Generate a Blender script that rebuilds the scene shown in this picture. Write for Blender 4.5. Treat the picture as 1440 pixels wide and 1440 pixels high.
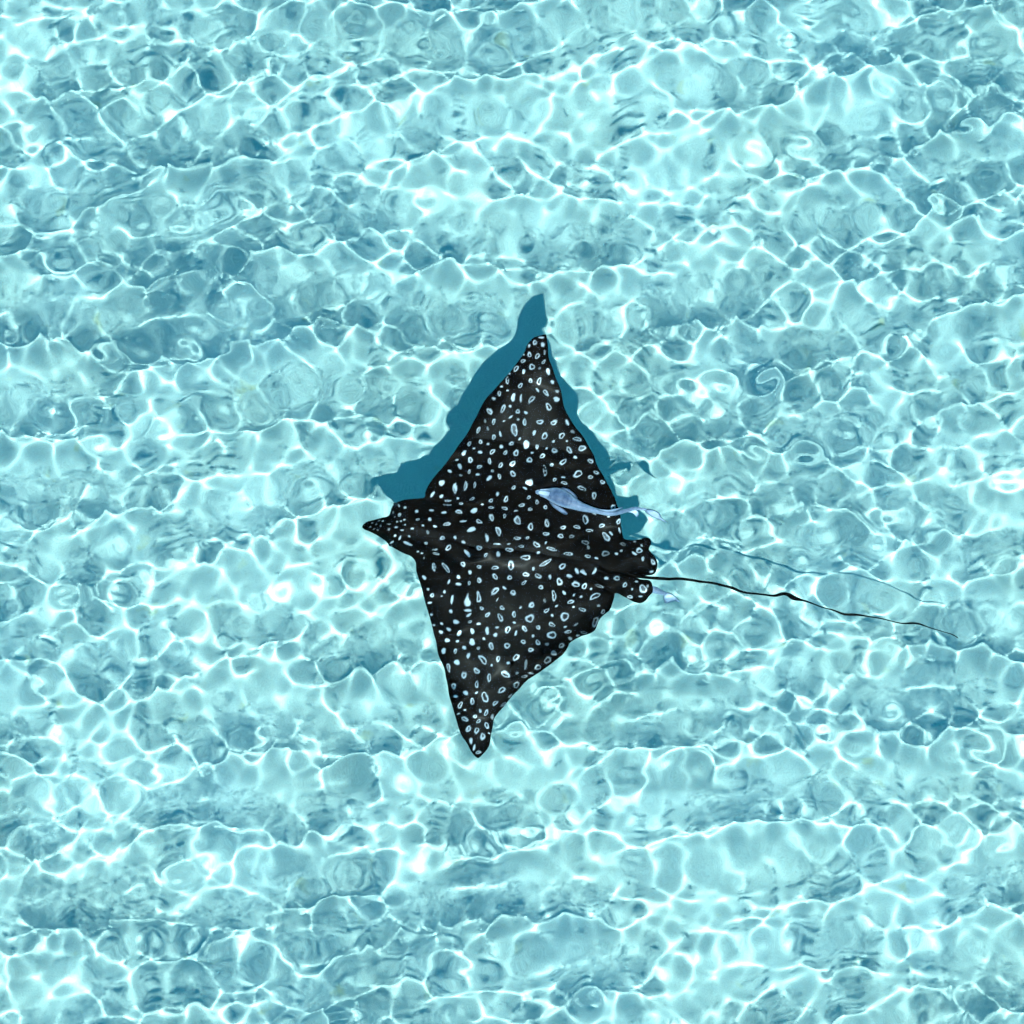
import bpy, math
import numpy as np
from mathutils import Vector

sc = bpy.context.scene
for o in list(bpy.data.objects):
    bpy.data.objects.remove(o, do_unlink=True)

# ------------------------------------------------------------------ camera, sky, sun, exposure
DEPTH = 1.65                      # mean water depth, metres; the sand lies at z = 0
CAM = Vector((0.0, -1.55, 14.0))
AIM = Vector((0.0, 0.0, 0.9))
SUN_EL = math.radians(69.0)
SUN_AZ = math.radians(-88.0)      # direction towards the sun in the ground plane
TO_SUN = Vector((math.cos(SUN_EL) * math.cos(SUN_AZ), math.cos(SUN_EL) * math.sin(SUN_AZ), math.sin(SUN_EL)))

cd = bpy.data.cameras.new('camera')
cam = bpy.data.objects.new('camera', cd)
sc.collection.objects.link(cam)
cam.location = CAM
cam.rotation_euler = (AIM - CAM).to_track_quat('-Z', 'Y').to_euler()
cd.sensor_width = 36.0
HALF = 2.137 / 13.42              # tangent of half the field of view
cd.lens = 18.0 / HALF
cd.clip_end = 400.0
sc.camera = cam

world = bpy.data.worlds.new('World')
sc.world = world
world.use_nodes = True
wn = world.node_tree
bg = wn.nodes['Background']
sky = wn.nodes.new('ShaderNodeTexSky')
sky.sky_type = 'NISHITA'
sky.sun_disc = False
sky.sun_elevation = SUN_EL
sky.sun_rotation = math.pi / 2 - SUN_AZ
wn.links.new(sky.outputs[0], bg.inputs[0])
bg.inputs[1].default_value = 0.09
sky.ozone_density = 3.0
sky.dust_density = 0.3

sun = bpy.data.lights.new('sun', 'SUN')
sun.energy = 5.0
sun.angle = math.radians(0.53)
sun.color = (1.0, 0.92, 0.87)
sun.cycles.is_caustics_light = True
sun_o = bpy.data.objects.new('sun', sun)
sc.collection.objects.link(sun_o)
sun_o.location = TO_SUN * 30
sun_o.rotation_euler = TO_SUN.to_track_quat('Z', 'Y').to_euler()

vs = sc.view_settings
vs.view_transform = 'Standard'
vs.look = 'None'
vs.exposure = 1.12
vs.gamma = 1.0
vs.use_curve_mapping = False

cy = sc.cycles
cy.caustics_refractive = True
cy.caustics_reflective = True
cy.max_bounces = 9
cy.diffuse_bounces = 3
cy.glossy_bounces = 3
cy.transmission_bounces = 6
cy.transparent_max_bounces = 8
cy.sample_clamp_indirect = 6.0
cy.use_adaptive_sampling = True
cy.adaptive_threshold = 0.04
cy.adaptive_min_samples = 12
cy.use_denoising = True

# ------------------------------------------------------------------ helpers
rng = np.random.default_rng(11)

def mesh_from(name, verts, faces, smooth=True):
    """verts (n,3) array, faces: list of (m,k) int arrays of tris / quads"""
    me = bpy.data.meshes.new(name)
    verts = np.asarray(verts, np.float32)
    me.vertices.add(len(verts))
    me.vertices.foreach_set('co', verts.ravel())
    loops = np.concatenate([f.ravel() for f in faces]).astype(np.int32)
    sizes = np.concatenate([np.full(len(f), f.shape[1]) for f in faces])
    starts = np.concatenate([[0], np.cumsum(sizes)[:-1]]).astype(np.int32)
    me.loops.add(len(loops))
    me.loops.foreach_set('vertex_index', loops)
    me.polygons.add(len(sizes))
    me.polygons.foreach_set('loop_start', starts)
    me.update(calc_edges=True)
    me.validate()
    if smooth:
        me.shade_smooth()
    return me

def link(name, me, mat, parent=None):
    o = bpy.data.objects.new(name, me)
    sc.collection.objects.link(o)
    if mat:
        me.materials.append(mat)
    if parent:
        o.parent = parent
    o.cycles.is_caustics_receiver = True
    return o

def grid_faces(nr, nc, wrap=False):
    i = np.arange(nr * nc).reshape(nr, nc)
    if wrap:
        j = np.roll(i, -1, axis=1)
        return np.stack([i[:-1], j[:-1], j[1:], i[1:]], -1).reshape(-1, 4)
    return np.stack([i[:-1, :-1], i[:-1, 1:], i[1:, 1:], i[1:, :-1]], -1).reshape(-1, 4)

def material(name):
    m = bpy.data.materials.new(name)
    m.use_nodes = True
    nt = m.node_tree
    return m, nt, nt.nodes['Principled BSDF']

def look_at(px, py, z):
    """point of the place at height z seen along the camera ray at photograph position (px, py), through a flat sea surface"""
    rot = cam.rotation_euler.to_matrix()
    px = np.asarray(px, float); py = np.asarray(py, float); z = np.asarray(z, float) + 0 * px
    d = np.stack([(px - 720) / 720 * HALF, (720 - py) / 720 * HALF, -np.ones_like(px)], -1) @ np.array(rot).T
    d /= np.linalg.norm(d, axis=-1, keepdims=True)
    t = (DEPTH - CAM.z) / d[..., 2]
    hit = np.array(CAM) + d * t[..., None]
    h = d[..., :2] / 1.333
    dz = -np.sqrt(1 - (h ** 2).sum(-1))
    t2 = (z - DEPTH) / dz
    return np.concatenate([hit[..., :2] + h * t2[..., None], z[..., None]], -1)

# ------------------------------------------------------------------ the sea bed
def stretched(core, step, far, n_out):
    a = np.arange(-core, core + step / 2, step)
    r = core + (far - core) * (np.arange(1, n_out + 1) / n_out) ** 2.6
    return np.concatenate([-r[::-1], a, r])

def waves(X, Y, comps):
    H = np.zeros_like(X)
    for a, kx, ky, ph in comps:
        H += a * np.cos(kx * X + ky * Y + ph)
    return H

sx = stretched(3.2, 0.04, 60.0, 26)
SX, SY = np.meshgrid(sx, sx)
sc_ = []
for _ in range(40):
    lam = math.exp(rng.uniform(math.log(0.35), math.log(3.0)))
    th = rng.normal(math.pi / 2, 0.6)
    k = 2 * math.pi / lam
    sc_.append((0.0016 * lam ** 0.7, k * math.cos(th), k * math.sin(th), rng.uniform(0, 6.28)))
fade = np.clip(1.5 - np.maximum(abs(SX), abs(SY)) / 6, 0, 1)
SZ = waves(SX, SY, sc_) * fade
m, nt, b = material('white_sand')
tc = nt.nodes.new('ShaderNodeTexCoord')
n1 = nt.nodes.new('ShaderNodeTexNoise'); n1.inputs['Scale'].default_value = 2.2; n1.inputs['Detail'].default_value = 6
n2 = nt.nodes.new('ShaderNodeTexNoise'); n2.inputs['Scale'].default_value = 260; n2.inputs['Detail'].default_value = 3
r1 = nt.nodes.new('ShaderNodeValToRGB')
r1.color_ramp.elements[0].position = 0.3; r1.color_ramp.elements[0].color = (0.66, 0.63, 0.55, 1)
r1.color_ramp.elements[1].position = 0.7; r1.color_ramp.elements[1].color = (0.74, 0.72, 0.66, 1)
r2 = nt.nodes.new('ShaderNodeValToRGB')
r2.color_ramp.elements[0].position = 0.25; r2.color_ramp.elements[0].color = (0.72, 0.72, 0.72, 1)
r2.color_ramp.elements[1].position = 0.75; r2.color_ramp.elements[1].color = (1, 1, 1, 1)
mx = nt.nodes.new('ShaderNodeMix'); mx.data_type = 'RGBA'; mx.blend_type = 'MULTIPLY'; mx.inputs[0].default_value = 1.0
bp = nt.nodes.new('ShaderNodeBump'); bp.inputs['Strength'].default_value = 0.25; bp.inputs['Distance'].default_value = 0.004
for n in (n1, n2):
    nt.links.new(tc.outputs['Object'], n.inputs['Vector'])
nt.links.new(n1.outputs['Fac'], r1.inputs['Fac'])
nt.links.new(n2.outputs['Fac'], r2.inputs['Fac'])
nt.links.new(r1.outputs['Color'], mx.inputs[6]); nt.links.new(r2.outputs['Color'], mx.inputs[7])
n3 = nt.nodes.new('ShaderNodeTexNoise'); n3.inputs['Scale'].default_value = 7.5; n3.inputs['Detail'].default_value = 4
nt.links.new(tc.outputs['Object'], n3.inputs['Vector'])
r3 = nt.nodes.new('ShaderNodeValToRGB')                                  # sparse ochre patches of shell grit and algae film
r3.color_ramp.elements[0].position = 0.66; r3.color_ramp.elements[0].color = (0, 0, 0, 1)
r3.color_ramp.elements[1].position = 0.76; r3.color_ramp.elements[1].color = (0.7, 0.7, 0.7, 1)
my = nt.nodes.new('ShaderNodeMix'); my.data_type = 'RGBA'
nt.links.new(n3.outputs['Fac'], r3.inputs['Fac']); nt.links.new(r3.outputs['Color'], my.inputs[0])
nt.links.new(mx.outputs[2], my.inputs[6]); my.inputs[7].default_value = (0.62, 0.50, 0.28, 1)
nt.links.new(my.outputs[2], b.inputs['Base Color'])
nt.links.new(n2.outputs['Fac'], bp.inputs['Height']); nt.links.new(bp.outputs['Normal'], b.inputs['Normal'])
b.inputs['Roughness'].default_value = 1.0
b.inputs['Specular IOR Level'].default_value = 0.0
seabed = link('seabed', mesh_from('seabed', np.stack([SX, SY, SZ], -1).reshape(-1, 3), [grid_faces(len(sx), len(sx))]), m)
seabed['kind'] = 'structure'
seabed['label'] = 'pale rippled sand under shallow clear water'

# ------------------------------------------------------------------ the water: rippled surface and tinted body
CORE, STEP = 2.95, 0.0060
wx = stretched(CORE, STEP, 58.0, 60)
WX, WY = np.meshgrid(wx, wx)
WX = WX.astype(np.float32); WY = WY.astype(np.float32)
comps = []
WAVE = 0.82
rng = np.random.default_rng(21)
def band(n, lo, hi, amp, power, spread, mean=math.pi / 2):
    for _ in range(n):
        lam = math.exp(rng.uniform(math.log(lo), math.log(hi)))
        th = rng.normal(mean, spread)
        k = 2 * math.pi / lam
        comps.append((amp * (lam / 0.2) ** power * rng.uniform(0.6, 1.4), k * math.cos(th), k * math.sin(th), rng.uniform(0, 6.28)))
band(24, 0.22, 0.46, 0.00024, 1.3, 0.25, math.radians(94))      # small swell, crests running left to right
band(70, 0.075, 0.20, 0.00024, 1.7, 0.75)                       # chop
band(44, 0.046, 0.080, 0.00014, 2.0, 1.2)                       # ripples
out = np.maximum(np.maximum(abs(WX), abs(WY)) - CORE, 0)
H = waves(WX, WY, comps)
gust = waves(WX, WY, [(0.11, 1.1, 2.3, 0.3), (0.11, -2.0, 1.5, 2.2), (0.10, 0.4, 4.1, 4.4), (0.08, 3.6, 3.0, 1.7)])      # uneven wind
H = H * (1 + gust)
s = H[100:-100, 100:-100].std()
g = H / s
H = WAVE * (H + 0.22 * s * (g * g - 1))
# patches of cat's paw ripples
patch = waves(WX, WY, [(1, 2.1, 1.3, 0.4), (1, -1.2, 2.4, 2.0), (1, 3.1, -0.6, 4.0), (1, 0.7, 3.3, 1.0)])
patch = np.clip((patch - 1.3) / 1.5, 0, 1)
H = H + patch * waves(WX, WY, [(0.000008, 2 * math.pi / l * math.cos(t), 2 * math.pi / l * math.sin(t), p)
                               for l, t, p in zip(rng.uniform(0.034, 0.05, 8), rng.normal(1.7, 0.4, 8), rng.uniform(0, 6, 8))])
H = H * np.exp(-out / 0.8)
print('wave std %.4f slope %.4f' % (s, np.gradient(H[100:-100, 100:-100], STEP)[0].std()))
m = bpy.data.materials.new('sea_surface'); m.use_nodes = True
nt = m.node_tree; nt.nodes.clear()
mo = nt.nodes.new('ShaderNodeOutputMaterial')
rf = nt.nodes.new('ShaderNodeBsdfRefraction')
rf.inputs['Roughness'].default_value = 0.0
rf.inputs['IOR'].default_value = 1.333
gs = nt.nodes.new('ShaderNodeBsdfGlossy')
gs.inputs['Roughness'].default_value = 0.0
fr = nt.nodes.new('ShaderNodeFresnel'); fr.inputs['IOR'].default_value = 1.333
mu = nt.nodes.new('ShaderNodeMath'); mu.operation = 'POWER'; mu.inputs[1].default_value = 1.3      # little glare looking down, full reflection from below
mxs = nt.nodes.new('ShaderNodeMixShader')
nt.links.new(fr.outputs[0], mu.inputs[0]); nt.links.new(mu.outputs[0], mxs.inputs[0])
nt.links.new(rf.outputs[0], mxs.inputs[1]); nt.links.new(gs.outputs[0], mxs.inputs[2])
nt.links.new(mxs.outputs[0], mo.inputs['Surface'])
water = link('water', mesh_from('water', np.stack([WX, WY, H + DEPTH], -1).reshape(-1, 3), [grid_faces(len(wx), len(wx))]), m)
water.cycles.is_caustics_receiver = False
water.cycles.is_caustics_caster = True
water['kind'] = 'structure'
water['label'] = 'clear turquoise sea surface broken by small ripples'

m = bpy.data.materials.new('sea_tint'); m.use_nodes = True
nt = m.node_tree; nt.nodes.clear()
mo = nt.nodes.new('ShaderNodeOutputMaterial')
va = nt.nodes.new('ShaderNodeVolumeAbsorption')
ABS = (0.51, 0.103, 0.062)                    # absorption per metre, red to blue
va.inputs['Color'].default_value = (1 - ABS[0], 1 - ABS[1], 1 - ABS[2], 1)
va.inputs['Density'].default_value = 1.0
nt.links.new(va.outputs[0], mo.inputs['Volume'])
x, z0, z1 = 58.5, -0.6, DEPTH + 0.06
bv = np.array([[-x, -x, z0], [x, -x, z0], [x, x, z0], [-x, x, z0], [-x, -x, z1], [x, -x, z1], [x, x, z1], [-x, x, z1]])
bf = np.array([[0, 3, 2, 1], [4, 5, 6, 7], [0, 1, 5, 4], [1, 2, 6, 5], [2, 3, 7, 6], [3, 0, 4, 7]])
body = link('water_body', mesh_from('water_body', bv, [bf], smooth=False), m, water)
body['kind'] = 'structure'

# ------------------------------------------------------------------ the ray
OUTLINE = [(509, 737), (515, 730), (525, 727), (535, 724), (545, 721), (549, 715), (556, 708), (566, 703), (577, 701), (590, 700), (597, 698),
 (599, 690), (610, 674), (625, 654), (640, 633), (655, 607), (666, 586), (680, 568), (696, 549), (712, 530), (722, 517), (735, 498), (744, 484), (752, 476), (760, 472), (768, 468),
 (769, 476), (770, 490), (772, 503), (777, 516), (781, 530), (786, 545), (789, 556), (792, 570), (797, 583), (806, 595), (815, 607), (824, 621), (832, 635), (838, 645), (844, 660), (850, 673), (856, 686), (862, 697), (867, 708), (872, 720), (874, 735), (875, 752),
 (877, 759), (885, 761), (895, 761), (904, 759), (911, 756), (917, 757), (917, 762), (913, 768), (914, 773), (919, 780), (922, 788), (922, 797), (920, 804), (914, 807), (905, 807), (897, 808), (900, 812), (910, 814), (915, 818), (918, 826), (918, 833), (913, 838), (910, 843), (905, 848), (899, 850), (892, 848), (884, 844), (876, 840), (869, 836), (865, 836),
 (864, 841), (862, 848), (857, 860), (848, 868), (840, 877), (836, 884), (828, 890), (815, 898), (803, 904), (799, 911), (790, 920), (775, 932), (762, 941), (748, 951), (738, 961), (730, 972), (720, 983), (710, 995), (700, 1010), (694, 1022), (688, 1038), (684, 1050), (677, 1060), (671, 1066),
 (664, 1060), (657, 1050), (652, 1038), (645, 1020), (640, 1005), (635, 985), (630, 965), (624, 945), (618, 925), (613, 905), (608, 885), (604, 865), (599, 850), (594, 835), (590, 815), (586, 800), (584, 790), (578, 783), (570, 779), (560, 775), (550, 770), (544, 763), (538, 758), (530, 752), (520, 746), (512, 742)]

def catmull(P, n, closed=True):
    P = np.asarray(P, float)
    out_ = []
    N = len(P)
    rngi = range(N) if closed else range(N - 1)
    for i in rngi:
        if closed:
            p0, p1, p2, p3 = P[i - 1], P[i], P[(i + 1) % N], P[(i + 2) % N]
        else:
            p0, p1, p2, p3 = P[max(i - 1, 0)], P[i], P[i + 1], P[min(i + 2, N - 1)]
        for t in np.arange(n) / n:
            out_.append(0.5 * (2 * p1 + (p2 - p0) * t + (2 * p0 - 5 * p1 + 4 * p2 - p3) * t * t + (3 * p1 - p0 - 3 * p2 + p3) * t ** 3))
    if not closed:
        out_.append(P[-1])
    return np.array(out_)

ring = catmull(OUTLINE, 4)
A_, B_ = ring, np.roll(ring, -1, axis=0)

def inside(P):
    c = np.zeros(len(P), bool)
    for a, b2 in zip(A_, B_):
        if a[1] == b2[1]:
            continue
        hit = ((a[1] > P[:, 1]) != (b2[1] > P[:, 1])) & (P[:, 0] < (b2[0] - a[0]) * (P[:, 1] - a[1]) / (b2[1] - a[1]) + a[0])
        c ^= hit
    return c

def nearest(P):
    best = np.full(len(P), 1e9)
    pt = np.zeros_like(P)
    for a, b2 in zip(A_, B_):
        d = b2 - a
        t = np.clip(((P - a) @ d) / (d @ d), 0, 1)
        q = a + t[:, None] * d
        e = ((P - q) ** 2).sum(1)
        k = e < best
        best[k] = e[k]; pt[k] = q[k]
    return np.sqrt(best), pt

PXM = 337.0                                    # photograph pixels per metre at the ray's height
RAY_Z = 0.90

def axis_dist(P):
    a, b2 = np.array([515.0, 738.0]), np.array([905.0, 806.0])
    d = (b2 - a) / np.linalg.norm(b2 - a)
    v = P - a
    return v @ d / np.linalg.norm(b2 - a), v @ np.array([-d[1], d[0]])      # 0..1 along, signed px across (down is positive)

def profile(P, dist):
    """height of the middle sheet and half thickness (metres) at photograph positions P"""
    u, w = axis_dist(P)
    mid = np.zeros(len(P))
    up = np.clip(-w, 0, None); dn = np.clip(w, 0, None)
    mid += 0.030 * np.sin(np.clip(up / 150, 0, 1) * math.pi) + 0.15 * np.clip(up / 290, 0, 1) ** 2      # raised wing
    mid += 0.020 * np.sin(np.clip(dn / 150, 0, 1) * math.pi) - 0.085 * np.clip(dn / 300, 0, 1) ** 1.6     # lowered wing
    trail = np.clip((u - 0.55) / 0.4, 0, 1)
    mid -= 0.045 * trail ** 2 * np.clip(dn / 90, 0, 1)
    mid += 0.006 * np.sin(P[:, 1] / 17.0 + P[:, 0] / 41.0) * np.clip(1 - dist / 40, 0, 1) * np.clip(abs(w) / 80, 0, 1)
    edge = 1 - np.exp(-dist / 9.0)
    wide = np.interp(u, [0, 0.08, 0.2, 0.4, 0.65, 0.85, 1.0], [14, 26, 36, 58, 54, 30, 22])
    hump = np.interp(u, [-0.05, 0.03, 0.12, 0.25, 0.45, 0.7, 0.9, 1.02], [0.01, 0.028, 0.058, 0.066, 0.078, 0.060, 0.022, 0.010])
    th = edge * (0.010 + hump * np.exp(-(w / wide) ** 2)) + 0.012 * np.clip(dist / 70, 0, 1)
    # brow ridges over the eyes and the groove between the skull and the shoulders
    for ex, ey in ((560, 716), (556, 762)):
        th += 0.014 * np.exp(-(((P[:, 0] - ex) / 13) ** 2 + ((P[:, 1] - ey) / 9) ** 2)) * edge
    for gx, gy, ax in ((612, 703, 0.12), (604, 783, -0.2)):
        th -= 0.014 * np.exp(-(((P[:, 0] - gx) / 22) ** 2 + ((P[:, 1] - gy - ax * (P[:, 0] - gx)) / 5) ** 2)) * edge
    # roots of the pelvic fins and the low dorsal fin at the base of the tail
    dx, dy = P[:, 0] - 868, P[:, 1] - 806
    th += 0.030 * np.exp(-((dx / 20) ** 2 + ((dy - 0.22 * dx) / 3.2) ** 2))
    dx, dy = P[:, 0] - 850, P[:, 1] - 826
    th -= 0.010 * np.exp(-((dx / 20) ** 2 + ((dy - 0.75 * dx) / 3.5) ** 2)) * edge
    return RAY_Z + mid, np.maximum(th, 0.0015)

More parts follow.
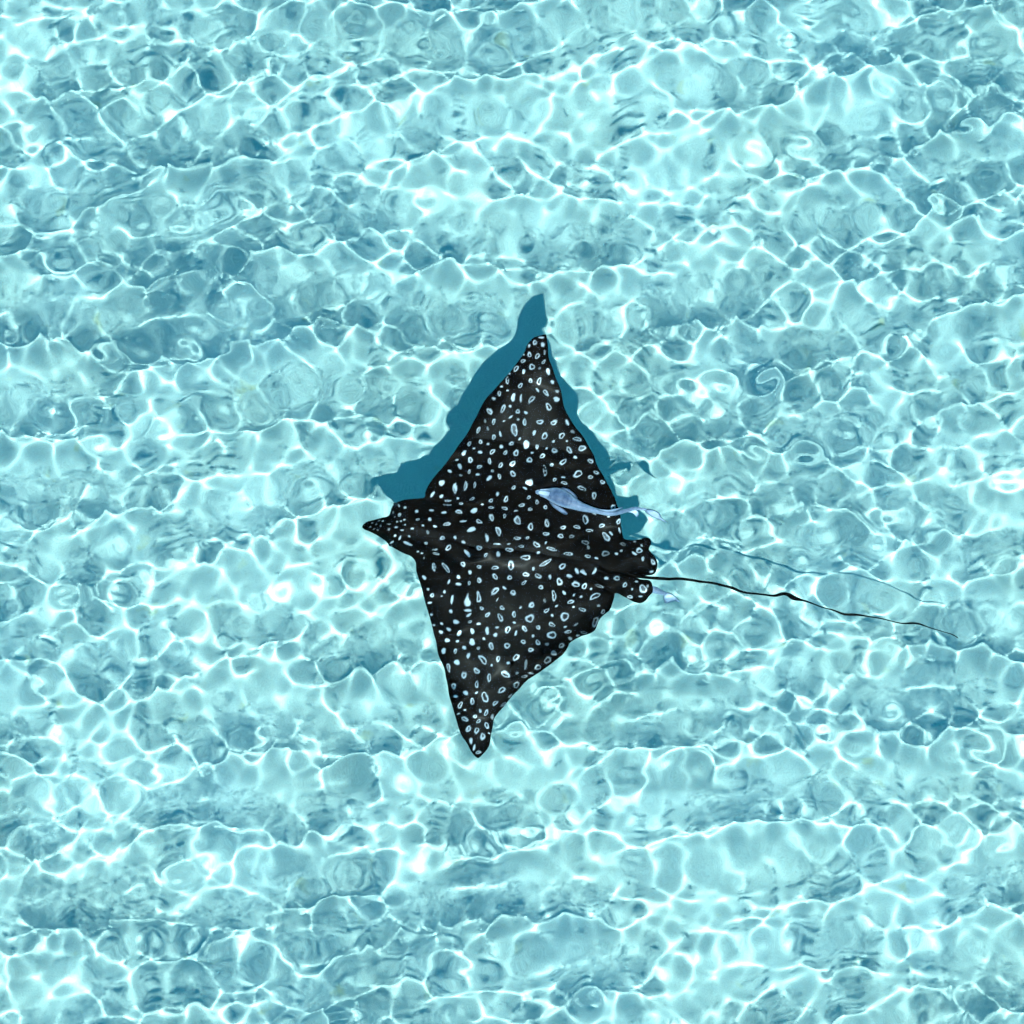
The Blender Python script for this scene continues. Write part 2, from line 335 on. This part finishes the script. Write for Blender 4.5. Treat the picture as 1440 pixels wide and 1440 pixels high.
# spots on the back: (x, y, length, width, angle, kind) read in several frames (origin x, origin y, scale)
# kind 0 solid, 1 ring, 2 ring with a paler middle, 3 faint solid, 4 faint ring (along the trailing edge, shade painted into the pigment)
SPOTS = [((620, 780), 10.286, [
 (55,185,220,62,60,2),(315,132,90,70,50,1),(555,183,70,60,40,1),(422,262,75,45,80,0),(795,210,105,75,-10,1),(1025,160,120,90,-80,1),(1230,65,165,65,5,1),(1340,205,75,38,85,0),(1240,285,110,72,25,1),(250,345,70,60,70,0),(108,415,50,36,90,0),(248,468,75,48,10,0),(408,440,85,52,90,2),(590,405,105,65,65,2),(775,352,80,62,-70,1),(988,335,85,68,-20,1),(1415,330,100,60,30,1),(68,518,52,40,-80,0),(22,586,30,20,0,0),(197,640,160,48,-80,0),(388,670,120,70,-75,0),(555,617,95,65,-60,1),(757,535,85,62,-15,1),(905,517,100,38,40,0),(1218,440,105,60,-50,1),(1052,600,80,72,0,1),(585,752,60,55,45,1),(388,782,95,45,5,0),(160,835,55,48,90,0),(395,845,100,35,-28,0),(897,733,65,55,-15,1),(1292,700,85,65,-45,1),(1168,722,40,25,-20,0),(815,632,35,22,-60,0),(670,852,95,65,-40,2),(860,895,135,70,75,1),(1068,820,100,62,-80,1),(1282,875,125,95,50,1),(212,955,80,52,0,0),(415,940,70,42,-30,1),(553,977,60,42,10,0),(1060,952,48,40,10,0),(110,1070,55,48,0,0),(22,1000,42,36,90,0),(250,1125,95,70,-85,0),(455,1100,110,60,70,0),(680,1090,115,55,85,0),(812,1047,45,28,-15,0),(790,1148,70,50,-60,0),(950,1078,125,80,-60,1),(1212,1052,130,65,60,2),(1075,1138,95,38,-75,0),(1418,1033,75,58,60,1),(1338,1172,50,48,0,0),(85,1225,75,65,45,0),(230,1245,50,42,0,0),(450,1265,115,90,60,0),(632,1208,45,35,30,0),(335,1350,80,50,40,0),(45,1395,100,65,-85,0),(203,1400,85,55,-85,2),(545,1370,60,42,-80,2),(725,1320,140,60,80,2),(960,1310,95,85,-40,1),(1185,1265,85,62,0,1),(1305,1393,85,68,-20,1),(1410,1275,95,75,50,1)]),
 ((740, 780), 10.286, [
 (280,125,195,60,-25,2),(540,185,125,70,-50,1),(350,345,60,45,90,0),(490,390,90,75,-50,1),(625,322,85,35,3,0),(700,405,105,68,25,1),(815,440,100,90,-50,1),(740,245,75,60,60,0),(825,240,85,28,-5,0),(970,210,75,30,-35,0),(890,60,105,50,15,1),(1025,85,70,30,15,0),(205,500,75,60,-65,1),(380,585,150,60,-85,1),(545,530,80,45,65,0),(685,565,45,25,-60,0),(785,597,38,28,0,0),(640,665,105,65,-15,1),(985,605,200,80,-18,1),(240,640,50,30,30,3),(60,700,75,55,-50,1),(428,720,45,42,0,0),(270,780,110,68,-55,1),(677,745,35,32,0,0),(820,795,125,62,25,1),(375,875,60,40,60,0),(552,895,125,105,70,1),(1048,440,125,55,25,4),(920,488,36,34,0,0),(1148,300,70,52,-10,0),(1300,310,110,70,30,1),(1425,430,90,60,-55,1),(375,1008,125,50,30,1),(558,1035,42,28,-10,0),(600,1110,110,45,0,1),(375,1155,145,85,0,1),(310,1297,60,55,0,3),(515,1315,90,75,-60,4),(400,1420,80,70,0,3),(640,1215,90,40,30,3),(725,1005,95,30,-20,3),(1045,740,50,45,0,3),(1110,840,90,60,-50,4),(1000,980,110,70,-70,4),(850,1120,100,45,-10,4),(760,1180,60,40,0,3)]),
 ((640, 680), 10.286, [
 (10,55,40,50,0,2),(135,45,70,45,-85,2),(283,35,80,48,-85,2),(35,172,48,44,0,0),(245,195,80,45,-40,1),(88,280,65,48,-10,1),(617,147,55,36,65,0),(533,223,72,62,0,1),(850,90,80,45,-70,1),(1000,75,70,38,30,0),(750,220,75,50,-40,1),(1048,205,68,58,-20,1),(395,293,50,34,0,0),(538,355,80,48,-5,1),(727,345,82,58,10,1),(958,308,82,60,10,1),(1182,273,75,52,-70,1),(1303,335,75,72,60,1),(1078,390,62,40,0,1),(887,388,62,20,0,0),(50,415,110,55,15,2),(272,390,95,80,0,0),(532,490,82,60,-70,2),(713,460,60,46,90,1),(908,513,112,105,0,2),(115,560,95,34,0,0),(355,577,100,68,30,1),(1090,590,150,80,85,1),(1318,553,75,55,50,1),(250,703,130,75,-10,0),(615,680,155,85,70,2),(425,765,80,45,60,0),(895,783,108,52,0,1),(1045,778,52,48,0,1),(1315,715,95,65,15,1),(142,822,60,32,-10,0),(22,780,55,50,0,0),(332,883,105,65,50,2),(590,855,130,22,5,0),(775,865,50,18,0,0),(957,912,80,48,0,1),(1180,890,130,75,50,1),(1312,858,45,28,-70,0),(168,980,170,52,52,0),(440,1022,75,50,-60,1),(625,1025,85,60,60,0),(790,965,125,68,20,1),(1205,1025,60,38,-40,0)]),
 ((600, 560), 5.143, [
 (480,28,30,16,10,0),(458,80,50,34,35,2),(545,75,38,26,-70,1),(592,65,22,18,0,0),(655,95,46,34,-50,2),(722,97,28,26,0,0),(415,150,32,22,90,3),(490,152,50,28,-70,2),(703,162,48,30,-70,2),(365,212,48,24,-65,2),(438,208,34,18,60,3),(540,250,50,18,80,0),(488,273,50,28,90,2),(627,218,95,42,88,2),(868,68,66,40,55,1),(820,150,50,40,-20,1),(920,162,44,36,10,1),(1012,172,46,16,45,0),(778,243,48,26,-70,0),(855,270,56,46,-60,1),(978,270,62,44,-45,1),(1088,298,58,32,5,1),(1056,238,40,24,50,3),(305,320,42,22,90,2),(388,307,40,28,90,1),(447,326,24,16,0,0),(605,323,32,28,0,1),(546,344,28,24,0,0),(668,287,30,20,-50,0),(722,335,74,52,-80,0),(800,352,36,22,90,2),(920,316,26,18,-50,0),(1018,316,16,12,0,0),(273,392,46,30,-50,0),(338,362,18,14,0,0),(385,393,34,26,20,0),(478,385,52,32,-50,1),(572,388,36,26,-80,2),(646,398,56,36,75,1),(874,366,20,16,0,0),(930,385,36,32,0,1),(1028,375,50,40,60,1),(1122,362,58,50,0,2),(320,447,54,34,-85,2),(452,460,46,26,90,2),(218,446,26,12,0,0),(240,498,54,30,80,0),(385,503,32,28,0,1),(535,488,52,28,-70,1),(627,475,62,36,-45,2),(742,455,46,38,-50,1),(842,422,46,38,-30,1),(762,400,22,14,0,0),(986,460,58,34,-35,1),(1072,428,30,24,0,0),(904,480,30,26,0,2),(1190,450,50,28,30,1),(168,547,40,26,50,0),(312,543,40,24,-80,1),(240,583,24,20,0,3),(375,562,28,14,0,0),(470,537,24,20,0,1),(522,580,44,26,-85,2),(630,553,56,36,50,1),(848,532,84,26,88,1),(1092,555,76,54,-5,1),(1228,548,40,34,0,1),(990,573,32,16,0,0),(1186,588,34,22,10,1),(118,620,46,42,0,0),(205,648,40,24,-80,2),(450,592,40,28,-60,0),(745,602,54,50,0,0),(920,598,34,28,-30,1),(995,625,54,30,5,1),(1265,612,40,28,0,1),(42,692,50,22,-45,0),(115,705,36,20,-50,0),(1125,655,66,24,15,1),(1210,700,55,30,75,1),(600,130,30,14,-20,0),(560,150,14,12,0,0),(655,150,18,12,0,0)]),
 ((580, 380), 4.8, [
 (875,452,36,16,-10,0),(833,490,32,22,-40,1),(877,493,26,18,-40,0),(797,508,16,12,0,0),(885,535,38,14,90,2),(795,553,44,24,90,1),(840,562,50,24,-80,1),(755,556,14,12,0,0),(748,606,36,28,-40,1),(884,612,38,22,-60,1),(700,663,52,28,-65,1),(806,648,46,44,0,1),(858,660,20,18,0,3),(750,682,36,22,90,0),(917,685,60,26,70,0),(654,700,14,12,0,0),(640,750,54,22,90,1),(797,750,44,24,80,2),(857,755,60,34,-85,1),(726,790,46,30,-60,1),(948,765,34,20,50,0),(600,798,18,16,0,0),(641,828,18,14,0,0),(843,828,40,16,65,0),(902,840,42,34,60,1),(583,853,40,28,90,1),(972,820,24,18,0,3),(680,870,50,34,-60,0),(738,875,36,14,90,0),(803,883,46,24,-40,1),(965,872,50,34,10,0)]),
 ((580, 840), 4.8, [
 (380,408,48,26,-85,0),(305,457,54,34,55,0),(245,490,72,28,80,2),(345,522,46,30,-80,2),(423,498,50,34,50,2),(468,428,72,36,60,1),(578,420,44,32,80,1),(703,417,54,40,-85,1),(530,463,22,16,90,0),(653,457,22,20,0,0),(760,455,54,18,-80,3),(632,512,52,34,20,1),(910,420,56,46,-45,4),(840,467,52,32,-20,4),(755,527,42,26,0,4),(700,500,22,20,0,3),(795,505,36,16,20,3),(510,543,54,30,-80,1),(430,578,42,26,90,1),(277,590,34,28,60,1),(290,647,26,22,0,0),(350,627,46,26,50,0),(432,634,22,16,-20,0),(702,590,54,46,-60,4),(597,633,60,36,-60,1),(498,677,88,48,65,1),(657,680,46,22,-45,3),(325,725,60,26,-80,1),(405,703,66,30,78,2),(567,727,32,20,-80,1),(610,743,40,20,-50,4),(463,765,26,22,0,0),(360,760,20,10,20,0),(316,785,24,12,-20,0),(515,777,48,34,-45,1),(422,802,36,24,-50,2),(360,825,52,34,50,2),(448,842,48,28,-55,1),(565,805,36,20,-80,3),(512,867,54,30,-70,1),(385,905,50,26,-80,2),(430,918,48,26,-65,1),(465,948,42,30,-70,2),(390,975,34,18,-70,0),(512,923,16,14,0,0),(435,1033,42,26,-10,2),(405,1007,40,14,-60,0),(190,235,26,18,0,0),(205,180,20,16,0,0)]),
 ((480, 640), 4.8, [
 (395,388,24,24,0,2),(430,352,18,12,30,0),(390,340,22,10,60,0),(505,378,26,18,10,0),(612,377,36,14,10,0),(688,390,36,14,-5,0),(715,298,40,16,-20,2),(710,333,55,12,0,2),(428,424,16,14,0,0),(405,436,14,12,0,0),(378,441,14,12,0,0),(518,432,28,14,0,1),(600,433,28,24,0,0),(710,463,50,26,-5,2),(320,457,28,10,0,2),(322,500,20,20,0,3),(372,486,24,14,-10,0),(434,467,14,12,0,0),(414,510,26,10,0,0),(488,500,26,10,0,0),(552,480,16,14,0,0),(632,480,28,14,5,0),(583,517,24,18,60,3),(367,549,20,14,-40,0),(400,565,36,12,-70,0),(462,550,16,12,0,0),(447,603,60,20,25,0),(345,595,34,12,-40,0),(573,592,26,22,0,2),(680,557,38,26,0,2),(725,628,50,28,-35,1),(635,645,36,14,-10,2),(640,673,40,16,5,2),(557,700,18,14,0,3),(620,755,52,20,82,2),(568,818,44,22,60,0),(585,902,20,14,-20,0),(612,940,36,28,-50,2),(598,998,30,18,10,0),(612,1078,22,14,0,0),(625,1155,20,18,0,2),(540,670,20,8,0,0),(510,660,16,8,0,0),(250,425,14,6,-20,3),(232,455,14,5,-30,3),(205,440,12,5,-20,3),(220,490,14,5,-40,3),(245,500,14,5,60,3),(262,470,18,5,70,3),(195,470,10,5,-30,3),(275,430,16,7,-15,0),(345,372,14,8,60,3),(360,400,10,8,0,3)]),
 ((720, 640), 6.0, [
 (625,530,90,48,85,1),(757,587,54,44,0,1),(905,555,50,40,-60,1),(840,668,60,16,55,0),(800,700,110,50,60,2),(655,632,60,28,5,1),(548,602,62,34,10,1),(430,603,46,40,0,1),(410,683,60,36,15,1),(503,690,40,36,0,4),(620,745,80,40,20,4),(645,790,40,30,80,3),(855,435,50,40,30,1),(815,513,24,16,0,0),(690,490,36,12,30,0),(335,800,110,30,15,2),(480,850,70,28,10,1),(800,848,70,50,0,4),(880,848,30,22,0,0),(930,770,60,28,20,4),(1072,805,62,48,-20,1),(1100,885,24,36,0,2),(1175,900,36,40,0,1),(1162,972,34,20,0,0),(1025,840,50,20,30,0),(1100,760,14,12,0,0),(1045,740,30,14,0,3),(918,822,20,14,0,0),(1105,1125,85,60,50,2),(993,1200,50,34,-5,1),(1085,1190,36,16,-5,0),(1015,1128,24,16,90,0),(1055,1057,26,18,0,0),(1140,1100,30,24,90,3),(910,635,60,16,80,0)])]

def paint(P):
    val = np.zeros(len(P))
    order = np.argsort(P[:, 1])
    Ps = P[order]
    for (ox, oy), scl, lst in SPOTS:
        for cx, cyy, ln, wd, ang, kind in lst:
            X0, Y0, a, b2 = ox + cx / scl, oy + cyy / scl, 0.44 * ln / scl, 0.44 * wd / scl
            a = max(a, 1.1); b2 = max(b2, 0.9)
            lo, hi = np.searchsorted(Ps[:, 1], [Y0 - 14, Y0 + 14])
            q = Ps[lo:hi] - (X0, Y0)
            k = np.abs(q[:, 0]) < 14
            idx = order[lo:hi][k]; q = q[k]
            c, s_ = math.cos(math.radians(ang)), math.sin(math.radians(ang))
            u = q[:, 0] * c + q[:, 1] * s_; v = -q[:, 0] * s_ + q[:, 1] * c
            ph = rng.uniform(0, 6.28, 3)
            th = np.arctan2(v / b2, u / a)
            wob = 1 + 0.10 * np.sin(2 * th + ph[0]) + 0.07 * np.sin(3 * th + ph[1]) + 0.04 * np.sin(5 * th + ph[2])
            rad = np.sqrt((u / a) ** 2 + (v / b2) ** 2) / wob
            loc = np.sqrt(u * u + v * v) / np.maximum(rad, 1e-3)
            sd = (rad - 1) * loc                                  # signed distance in photograph pixels, about
            cover = np.clip(0.5 - sd / 0.9, 0, 1)
            if kind in (1, 2, 4):
                line = min(1.7, 0.55 * b2) * (1 + 0.35 * np.sin(th + ph[0]))
                hole = np.clip(0.5 - (sd + line) / 0.9, 0, 1)
                cover = cover - hole * {1: 0.98, 2: 0.8, 4: 0.95}[kind]
            cover *= (1, 1, 1, 0.35, 0.4)[kind] * rng.uniform(0.85, 1.0)  # faint kinds dimmed; near the trailing edge this paints in the slope's shade
            val[idx] = np.maximum(val[idx], cover)
    return val

# ---- one continuous skin: an upper and a lower sheet sewn along the outline
gx = np.arange(505, 926, 1.0); gy = np.arange(464, 1070, 1.0)
GX, GY = np.meshgrid(gx, gy)
P = np.stack([GX.ravel(), GY.ravel()], -1)
ins = inside(P).reshape(GX.shape)
keepq = ins[:-1, :-1] | ins[:-1, 1:] | ins[1:, 1:] | ins[1:, :-1]
used = np.zeros(ins.shape, bool)
used[:-1, :-1] |= keepq; used[:-1, 1:] |= keepq; used[1:, 1:] |= keepq; used[1:, :-1] |= keepq
rim = used & ~ins
ui = np.flatnonzero(used.ravel())
Pu = P[ui].copy()
dist, near = nearest(Pu)
isrim = rim.ravel()[ui]
Pu[isrim] = near[isrim]
dist[isrim] = 0
mid, th = profile(Pu, dist)
th[isrim] = 0
top = look_at(Pu[:, 0], Pu[:, 1], mid + th)
# the lower sheet lies straight below the upper one
bot = top.copy(); bot[:, 2] = mid - th * 0.75
num = np.full(ins.size, -1); num[ui] = np.arange(len(ui)); num = num.reshape(ins.shape)
q = np.stack([num[1:, :-1], num[1:, 1:], num[:-1, 1:], num[:-1, :-1]], -1)[keepq]
nT = len(ui)
bmap = np.arange(nT) + nT
bmap[isrim] = np.flatnonzero(isrim)
inner = ~isrim
comp = np.cumsum(inner) - 1
bmap[inner] = nT + comp[inner]
qb = bmap[q][:, ::-1]
verts = np.concatenate([top, bot[inner]])
spots = np.concatenate([paint(Pu), np.zeros(inner.sum())])
belly = np.concatenate([np.zeros(nT), np.ones(inner.sum())])

# ---- the whip tail grows out of the notch between the pelvic fins
TAIL = [(868, 798), (884, 803), (900, 808), (918, 812), (938, 814), (958, 814), (985, 818), (1012, 823), (1040, 829), (1068, 834), (1095, 838), (1130, 846), (1165, 853), (1200, 861), (1240, 868), (1285, 876), (1320, 884), (1349, 888)]
tp = catmull(TAIL, 8, closed=False)
s = np.linspace(0, 1, len(tp))
tz = np.interp(s, [0, 0.1, 1], [RAY_Z + 0.012, RAY_Z + 0.018, RAY_Z - 0.35])
tc3 = look_at(tp[:, 0], tp[:, 1], tz)
rad = np.interp(s, [0, 0.06, 0.15, 0.4, 0.75, 1.0], [0.014, 0.0105, 0.0068, 0.0056, 0.0040, 0.0016])
tan = np.gradient(tc3, axis=0); tan /= np.linalg.norm(tan, axis=1, keepdims=True)
side = np.cross(tan, [0, 0, 1.0]); side /= np.linalg.norm(side, axis=1, keepdims=True)
upv = np.cross(side, tan)
ang = np.arange(8) / 8 * 2 * math.pi
tube = tc3[:, None] + rad[:, None, None] * (np.cos(ang)[None, :, None] * side[:, None] + np.sin(ang)[None, :, None] * upv[:, None])
n0 = len(verts)
tf = grid_faces(len(tp), 8, wrap=True)[:, ::-1] + n0
verts = np.concatenate([verts, tube.reshape(-1, 3), tc3[[0, -1]]])
n_t = len(tp) * 8
r_ = np.arange(8)
cap0 = np.stack([r_, (r_ + 1) % 8, np.full(8, n_t)], -1) + n0
cap1 = np.stack([(r_ + 1) % 8 + n_t - 8, r_ + n_t - 8, np.full(8, n_t + 1)], -1) + n0
spots = np.concatenate([spots, np.zeros(n_t + 2)]); belly = np.concatenate([belly, np.zeros(n_t + 2)])
me = mesh_from('eagle_ray', verts, [np.concatenate([q, qb, tf]), np.concatenate([cap0, cap1])])
for nm, arr in (('spots', spots), ('belly', belly)):
    at = me.attributes.new(nm, 'FLOAT', 'POINT'); at.data.foreach_set('value', arr.astype(np.float32))

m, nt, b = material('spotted_skin')
a1 = nt.nodes.new('ShaderNodeAttribute'); a1.attribute_name = 'spots'
a2 = nt.nodes.new('ShaderNodeAttribute'); a2.attribute_name = 'belly'
tcn = nt.nodes.new('ShaderNodeTexCoord')
nz = nt.nodes.new('ShaderNodeTexNoise'); nz.inputs['Scale'].default_value = 22; nz.inputs['Detail'].default_value = 5
nt.links.new(tcn.outputs['Object'], nz.inputs['Vector'])
rs = nt.nodes.new('ShaderNodeValToRGB')
rs.color_ramp.elements[0].position = 0.3; rs.color_ramp.elements[0].color = (0.0014, 0.0013, 0.0014, 1)
rs.color_ramp.elements[1].position = 0.75; rs.color_ramp.elements[1].color = (0.0060, 0.0042, 0.0028, 1)
nt.links.new(nz.outputs['Fac'], rs.inputs['Fac'])
m1 = nt.nodes.new('ShaderNodeMix'); m1.data_type = 'RGBA'
nt.links.new(a1.outputs['Fac'], m1.inputs[0]); nt.links.new(rs.outputs['Color'], m1.inputs[6]); m1.inputs[7].default_value = (0.52, 0.57, 0.62, 1)
m2 = nt.nodes.new('ShaderNodeMix'); m2.data_type = 'RGBA'
nt.links.new(a2.outputs['Fac'], m2.inputs[0]); nt.links.new(m1.outputs[2], m2.inputs[6]); m2.inputs[7].default_value = (0.7, 0.7, 0.68, 1)
nt.links.new(m2.outputs[2], b.inputs['Base Color'])
b.inputs['Roughness'].default_value = 0.4
b.inputs['Specular IOR Level'].default_value = 0.03
ray = link('eagle_ray', me, m)
ray['label'] = 'black spotted eagle ray with white rings gliding over pale sand, whip tail trailing'
ray['category'] = 'ray'

m, nt, b = material('wet_eye')
b.inputs['Base Color'].default_value = (0.006, 0.006, 0.007, 1); b.inputs['Roughness'].default_value = 0.15
sky.ozone_density = 3.0
sky.dust_density = 0.3
def ellipsoid(name, c, r, mat, parent, n=12):
    t = np.linspace(0, math.pi, n // 2 + 1)[1:-1]; p = np.arange(n) / n * 2 * math.pi
    v = np.stack([np.outer(np.sin(t), np.cos(p)), np.outer(np.sin(t), np.sin(p)), np.outer(np.cos(t), np.ones(n))], -1).reshape(-1, 3)
    k = len(t) * n
    v = np.concatenate([v, [[0, 0, 1], [0, 0, -1]]]) * r + np.asarray(c)
    i = np.arange(n); j = (i + 1) % n
    tri = np.concatenate([np.stack([i, j, np.full(n, k)], -1), np.stack([j + k - n, i + k - n, np.full(n, k + 1)], -1)])
    return link(name, mesh_from(name, v, [grid_faces(len(t), n, wrap=True)[:, ::-1], tri]), mat, parent)
for ex, ey in ((557.0, 709.5), (551.0, 768.0)):
    d_, _ = nearest(np.array([[ex, ey]])); mz, tz_ = profile(np.array([[ex, ey]]), d_)
    ellipsoid('eye', look_at(ex, ey, mz[0] + tz_[0] * 0.55), (0.012, 0.008, 0.009), m, ray)

# ------------------------------------------------------------------ remoras
def fish_material(name, dark, pale):
    m, nt, b = material(name)
    at = nt.nodes.new('ShaderNodeAttribute'); at.attribute_name = 'shade'
    tcn = nt.nodes.new('ShaderNodeTexCoord')
    nz = nt.nodes.new('ShaderNodeTexNoise'); nz.inputs['Scale'].default_value = 75; nz.inputs['Detail'].default_value = 5; nz.inputs['Roughness'].default_value = 0.7
    nt.links.new(tcn.outputs['Object'], nz.inputs['Vector'])
    ad = nt.nodes.new('ShaderNodeMath'); ad.operation = 'MULTIPLY_ADD'
    nt.links.new(nz.outputs['Fac'], ad.inputs[0]); ad.inputs[1].default_value = 0.75; nt.links.new(at.outputs['Fac'], ad.inputs[2])
    rp = nt.nodes.new('ShaderNodeValToRGB')
    rp.color_ramp.elements[0].position = 0.1; rp.color_ramp.elements[0].color = dark + (1,)
    rp.color_ramp.elements[1].position = 1.0; rp.color_ramp.elements[1].color = pale + (1,)
    nt.links.new(ad.outputs[0], rp.inputs['Fac']); nt.links.new(rp.outputs['Color'], b.inputs['Base Color'])
    b.inputs['Roughness'].default_value = 0.45; b.inputs['Specular IOR Level'].default_value = 0.25
    return m

def sheet(name, pts, z, thick, mat, parent, shade=0.55):
    """a thin fin: closed slab over an outline given in photograph pixels, heights z per point"""
    pts = np.asarray(pts, float); z = np.asarray(z, float)
    ring2 = catmull(np.concatenate([pts, z[:, None] * 100], 1), 5)
    w3 = look_at(ring2[:, 0], ring2[:, 1], ring2[:, 2] / 100)
    c = w3.mean(0); n = len(w3)
    v = np.concatenate([w3, w3 * 0.55 + c * 0.45 + (0, 0, thick), w3 * 0.55 + c * 0.45 - (0, 0, thick), [c + (0, 0, thick * 1.2)], [c - (0, 0, thick * 1.2)]])
    i = np.arange(n); j = (i + 1) % n
    qs = np.concatenate([np.stack([j, i, i + n, j + n], -1), np.stack([i, j, j + 2 * n, i + 2 * n], -1)])
    ts = np.concatenate([np.stack([j + n, i + n, np.full(n, 3 * n)], -1), np.stack([i + 2 * n, j + 2 * n, np.full(n, 3 * n + 1)], -1)])
    me = mesh_from(name, v, [qs, ts])
    at = me.attributes.new('shade', 'FLOAT', 'POINT'); at.data.foreach_set('value', np.full(len(v), shade, np.float32))
    return link(name, me, mat, parent)

def remora(label, spine, half, zs, fins, mat):
    sp = catmull(np.concatenate([np.asarray(spine, float), np.asarray(half, float)[:, None], np.asarray(zs, float)[:, None] * 100], 1), 6, closed=False)
    c3 = look_at(sp[:, 0], sp[:, 1], sp[:, 3] / 100)
    hw = np.maximum(sp[:, 2], 0.3) / PXM
    tan = np.gradient(c3, axis=0); tan /= np.linalg.norm(tan, axis=1, keepdims=True)
    side = np.cross(tan, [0, 0, 1.0]); side /= np.linalg.norm(side, axis=1, keepdims=True)
    up = np.cross(side, tan)
    u = np.linspace(0, 1, len(sp))
    flat = np.interp(u, [0, 0.2, 0.45, 1], [0.55, 0.7, 0.95, 1.3])
    ang = np.arange(14) / 14 * 2 * math.pi
    v = c3[:, None] + hw[:, None, None] * (np.cos(ang)[None, :, None] * side[:, None] + flat[:, None, None] * np.sin(ang)[None, :, None] * up[:, None])
    shade = np.clip(-0.02 + 0.42 * np.abs(np.cos(ang))[None, :] ** 2 + 0.25 * np.exp(-((u - 0.17) / 0.012) ** 2)[:, None] + 0.25 * np.exp(-((u - 0.40) / 0.010) ** 2)[:, None], 0, 1)
    shade = np.where(np.sin(ang)[None, :] > 0.6, shade - 0.22 * ((u > 0.2) & (u < 0.42))[:, None], shade)
    k = len(sp) * 14
    verts = np.concatenate([v.reshape(-1, 3), c3[[0, -1]]])
    i = np.arange(14); j = (i + 1) % 14
    tri = np.concatenate([np.stack([i, j, np.full(14, k)], -1), np.stack([j + k - 14, i + k - 14, np.full(14, k + 1)], -1)])
    me = mesh_from('remora', verts, [grid_faces(len(sp), 14, wrap=True)[:, ::-1], tri])
    at = me.attributes.new('shade', 'FLOAT', 'POINT'); at.data.foreach_set('value', np.concatenate([shade.ravel(), [0.5, 0.5]]).astype(np.float32))
    o = link('remora', me, mat)
    o['label'] = label; o['category'] = 'fish'
    for nm, pts, fz, shd in fins:
        sheet(nm, pts, fz, 0.0016, mat, o, shd)
    k0 = int(0.09 * len(sp))
    for sgn in (-1, 1):
        ellipsoid('eye', c3[k0] + side[k0] * hw[k0] * 0.8 * sgn + up[k0] * hw[k0] * 0.35, (0.0042, 0.0036, 0.0036), eye_mat, o, 8)
    return o

eye_mat = bpy.data.materials['wet_eye']
fm = fish_material('remora_skin', (0.05, 0.085, 0.17), (0.42, 0.50, 0.64))
Z1 = RAY_Z + 0.105
remora('slender pale blue remora riding over the spotted back of the ray',
       [(754, 692), (760, 692), (770, 693.5), (782, 697), (795, 702), (808, 707), (820, 712), (840, 718), (860, 721), (878, 718), (894, 713), (909, 714)],
       [1.8, 4.2, 5.6, 7.2, 7.4, 6.8, 5.2, 4.2, 3.4, 2.9, 2.6, 2.2],
       [Z1] * 7 + [Z1 - 0.01, Z1 - 0.02, Z1 - 0.03, Z1 - 0.04, Z1 - 0.045],
       [('suction_disc', [(757, 690.5), (764, 689.5), (773, 690.5), (779, 694), (774, 696.5), (764, 695.5), (758, 694)], [Z1 + 0.012] * 7, 0.42),
        ('pectoral_fin', [(774, 702), (783, 705), (792, 712), (798, 720), (794, 722), (786, 717), (778, 709)], [Z1 - 0.008] * 4 + [Z1 - 0.014] * 3, 0.0),
        ('pectoral_fin', [(786, 690), (797, 690), (807, 695), (812, 700), (804, 700), (794, 697)], [Z1 - 0.008] * 6, -0.05),
        ('dorsal_fin', [(838, 715), (856, 716), (876, 713), (868, 718), (850, 719)], [Z1 + 0.008, Z1 + 0.006, Z1 - 0.004, Z1 - 0.01, Z1], 0.3),
        ('anal_fin', [(880, 719), (893, 714), (899, 721), (895, 728), (889, 722)], [Z1 - 0.045] * 5, 0.8),
        ('tail_fin', [(907, 712), (916, 714), (927, 722), (931, 731), (939, 740), (930, 736), (922, 732), (912, 724), (907, 717)], [Z1 - 0.045] * 9, 0.5)],
       fm)
Z2 = RAY_Z - 0.09
remora('second remora under the ray, only its pale tail showing past the pelvic fin',
       [(842, 806), (850, 808), (865, 813), (880, 818), (897, 823), (912, 827), (926, 832), (937, 838)],
       [2.0, 5, 7.5, 8, 7, 5.5, 4.2, 3.0], [Z2] * 8,
       [('tail_fin', [(934, 836), (940, 835), (949, 841), (955, 848), (947, 848), (938, 850), (934, 843)], [Z2] * 7, 0.35)],
       fm)
